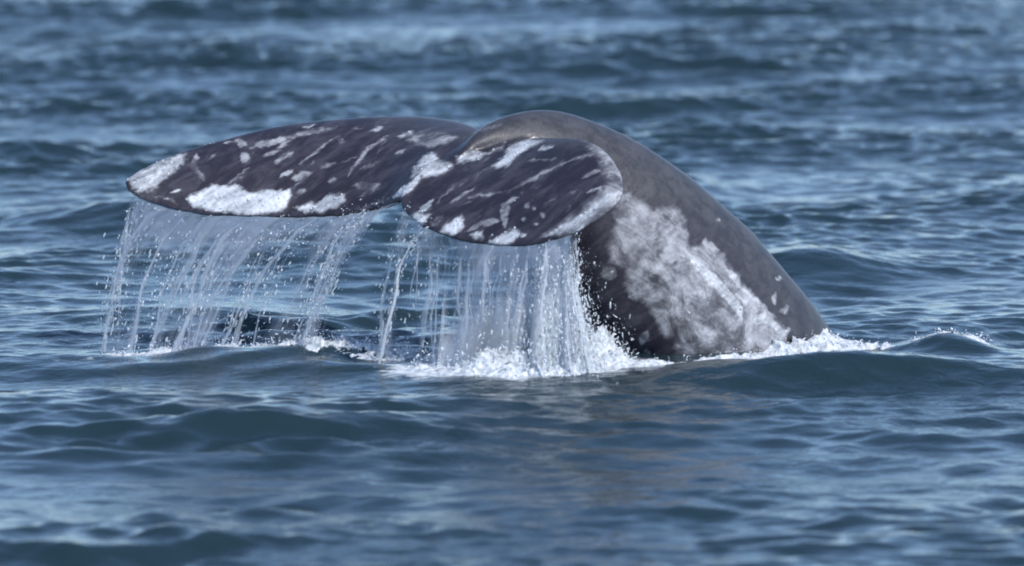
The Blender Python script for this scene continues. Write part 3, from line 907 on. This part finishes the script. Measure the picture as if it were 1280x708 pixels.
# ------------------------------------------------------------------ foam
def foam_bank(pts, wid, height, label, seed, lump=6.0, cut=.0, spray=400, toss=.12, step=.008):
    """Wet heaped foam following a line on the water (pts: x, y, width factor, height factor), with fine drops thrown off it."""
    r = np.random.default_rng(seed)
    pts = np.array(pts, float)
    m_ = wid * 3
    xs = np.arange(pts[:, 0].min() - m_, pts[:, 0].max() + m_, step); ys = np.arange(pts[:, 1].min() - m_, pts[:, 1].max() + m_, step * 1.4)
    X, Y = np.meshgrid(xs, ys, indexing='ij')
    env = np.zeros_like(X); hf = np.ones_like(X)
    for a, b in zip(pts[:-1], pts[1:]):
        dx, dy = b[0] - a[0], b[1] - a[1]
        t = np.clip(((X - a[0]) * dx + (Y - a[1]) * dy) / (dx * dx + dy * dy), 0, 1)
        d = np.hypot(X - a[0] - t * dx, Y - a[1] - t * dy); w_ = wid * (a[2] + (b[2] - a[2]) * t)
        e = np.exp(-(d / w_) ** 2); up = e > env
        env = np.where(up, e, env); hf = np.where(up, a[3] + (b[3] - a[3]) * t, hf)
    n1 = np.zeros_like(X); sel = env > .04
    pv = np.stack([X[sel], Y[sel]], 1)
    vals = []
    for a, b in pv:
        wx = mnoise.noise(Vector((a * 4, b * 4, seed))) * .12; wy = mnoise.noise(Vector((a * 4 + 9, b * 4, seed))) * .12
        vals.append(mnoise.ridged_multi_fractal(Vector(((a + wx) * lump, (b + wy) * lump * 1.2, seed)), .75, 2.2, 5, .95, 1.8) * .36
                    + .5 * mnoise.noise(Vector((a * lump * .5, b * lump * .5, seed + 5))))
    n1[sel] = vals
    H = height * hf * (env * (.08 + 1.3 * n1) - .22 - cut)
    Z = sea_z(X, Y) + np.where(sel, np.clip(H, -.05, 1), -.05)
    keepv = sel & (H > -.02)
    ii = np.arange(X.size).reshape(X.shape)
    kq = keepv[:-1, :-1] & keepv[1:, :-1] & keepv[1:, 1:] & keepv[:-1, 1:]
    F = np.stack([ii[:-1, :-1], ii[1:, :-1], ii[1:, 1:], ii[:-1, 1:]], -1)[kq]
    used, inv = np.unique(F.ravel(), return_inverse=True)
    loc = np.array([pts[:, 0].mean(), pts[:, 1].mean(), 0.0])
    V = np.stack([X, Y, Z], -1).reshape(-1, 3)[used] - loc
    # crests lean and curl irregularly instead of standing straight up
    hh = np.clip(H.ravel()[used], 0, 1)
    V[:, 0] += hh * .5 * np.sin(V[:, 1] * 23 + V[:, 0] * 9 + seed); V[:, 1] -= hh * .5 * np.cos(V[:, 0] * 19 + seed)
    o = np_mesh('foam', V, inv.reshape(-1, 4), M_FOAM); o.location = loc
    tag(o, label, 'foam', kind='stuff')
    top = np.argwhere((H > .004) & sel)
    pk = top[r.integers(0, len(top), spray)]
    x, y, z = X[pk[:, 0], pk[:, 1]], Y[pk[:, 0], pk[:, 1]], Z[pk[:, 0], pk[:, 1]]
    P = np.stack([x, y, z], 1) + r.normal(0, 1, (spray, 3)) * np.array([.03, .03, 0])
    P[:, 2] += np.abs(r.normal(0, toss, spray)) * r.random(spray)
    dr = blobs('thrown_drops', P - loc, .0010 + .0042 * r.random(spray) ** 3, M_SPRAY, o, r.normal(0, 1.2, (spray, 3)))
    tag(dr, kind='stuff')
    return o


foam_bank([(-.55, -.70, .4, .3), (-.35, -.85, .6, .5), (-.05, -.95, .85, 1.0), (.25, -.82, 1.1, 1.8), (.45, -.50, 1.0, 1.8), (.64, -.15, .5, .7)], .22, .16,
          'bright white foam churned up where the splash column hits the sea', 31, lump=7, cut=-.10, spray=2600, toss=.13)
def gp(px, py, w_, h_): g = ground(px, py, .02); return (g.x, g.y, w_, h_)
foam_bank([gp(800, 459, .5, .4), gp(850, 458, .6, .4), gp(900, 454, .55, .45), gp(945, 448, .7, .7), gp(985, 438, 1.0, 1.2), gp(1030, 431, 1.1, 1.2), gp(1075, 430, .9, .8), gp(1110, 432, .6, .5)], .10, .12,
          'narrow white foam line lapping along the near side of the tail stock', 32, lump=8, cut=-.02, spray=400, toss=.03)
foam_bank([(-2.5, .25, .6, .4), (-1.9, .30, .8, .7), (-1.4, .24, 1.1, 1.1), (-.9, .05, 1.1, 1), (-.45, -.35, 1, .9)], .19, .075,
          'broken greyish foam strip on the sea under the thin water curtain', 33, lump=15, cut=.20, spray=900, toss=.06)
foam_bank([(2.55, .62, .6, .6), (2.8, .62, 1, 1.2), (3.05, .6, .7, .5)], .13, .09,
          'small white foam cap breaking on a wavelet away from the whale', 34, lump=11, cut=.22, spray=120, toss=.02)
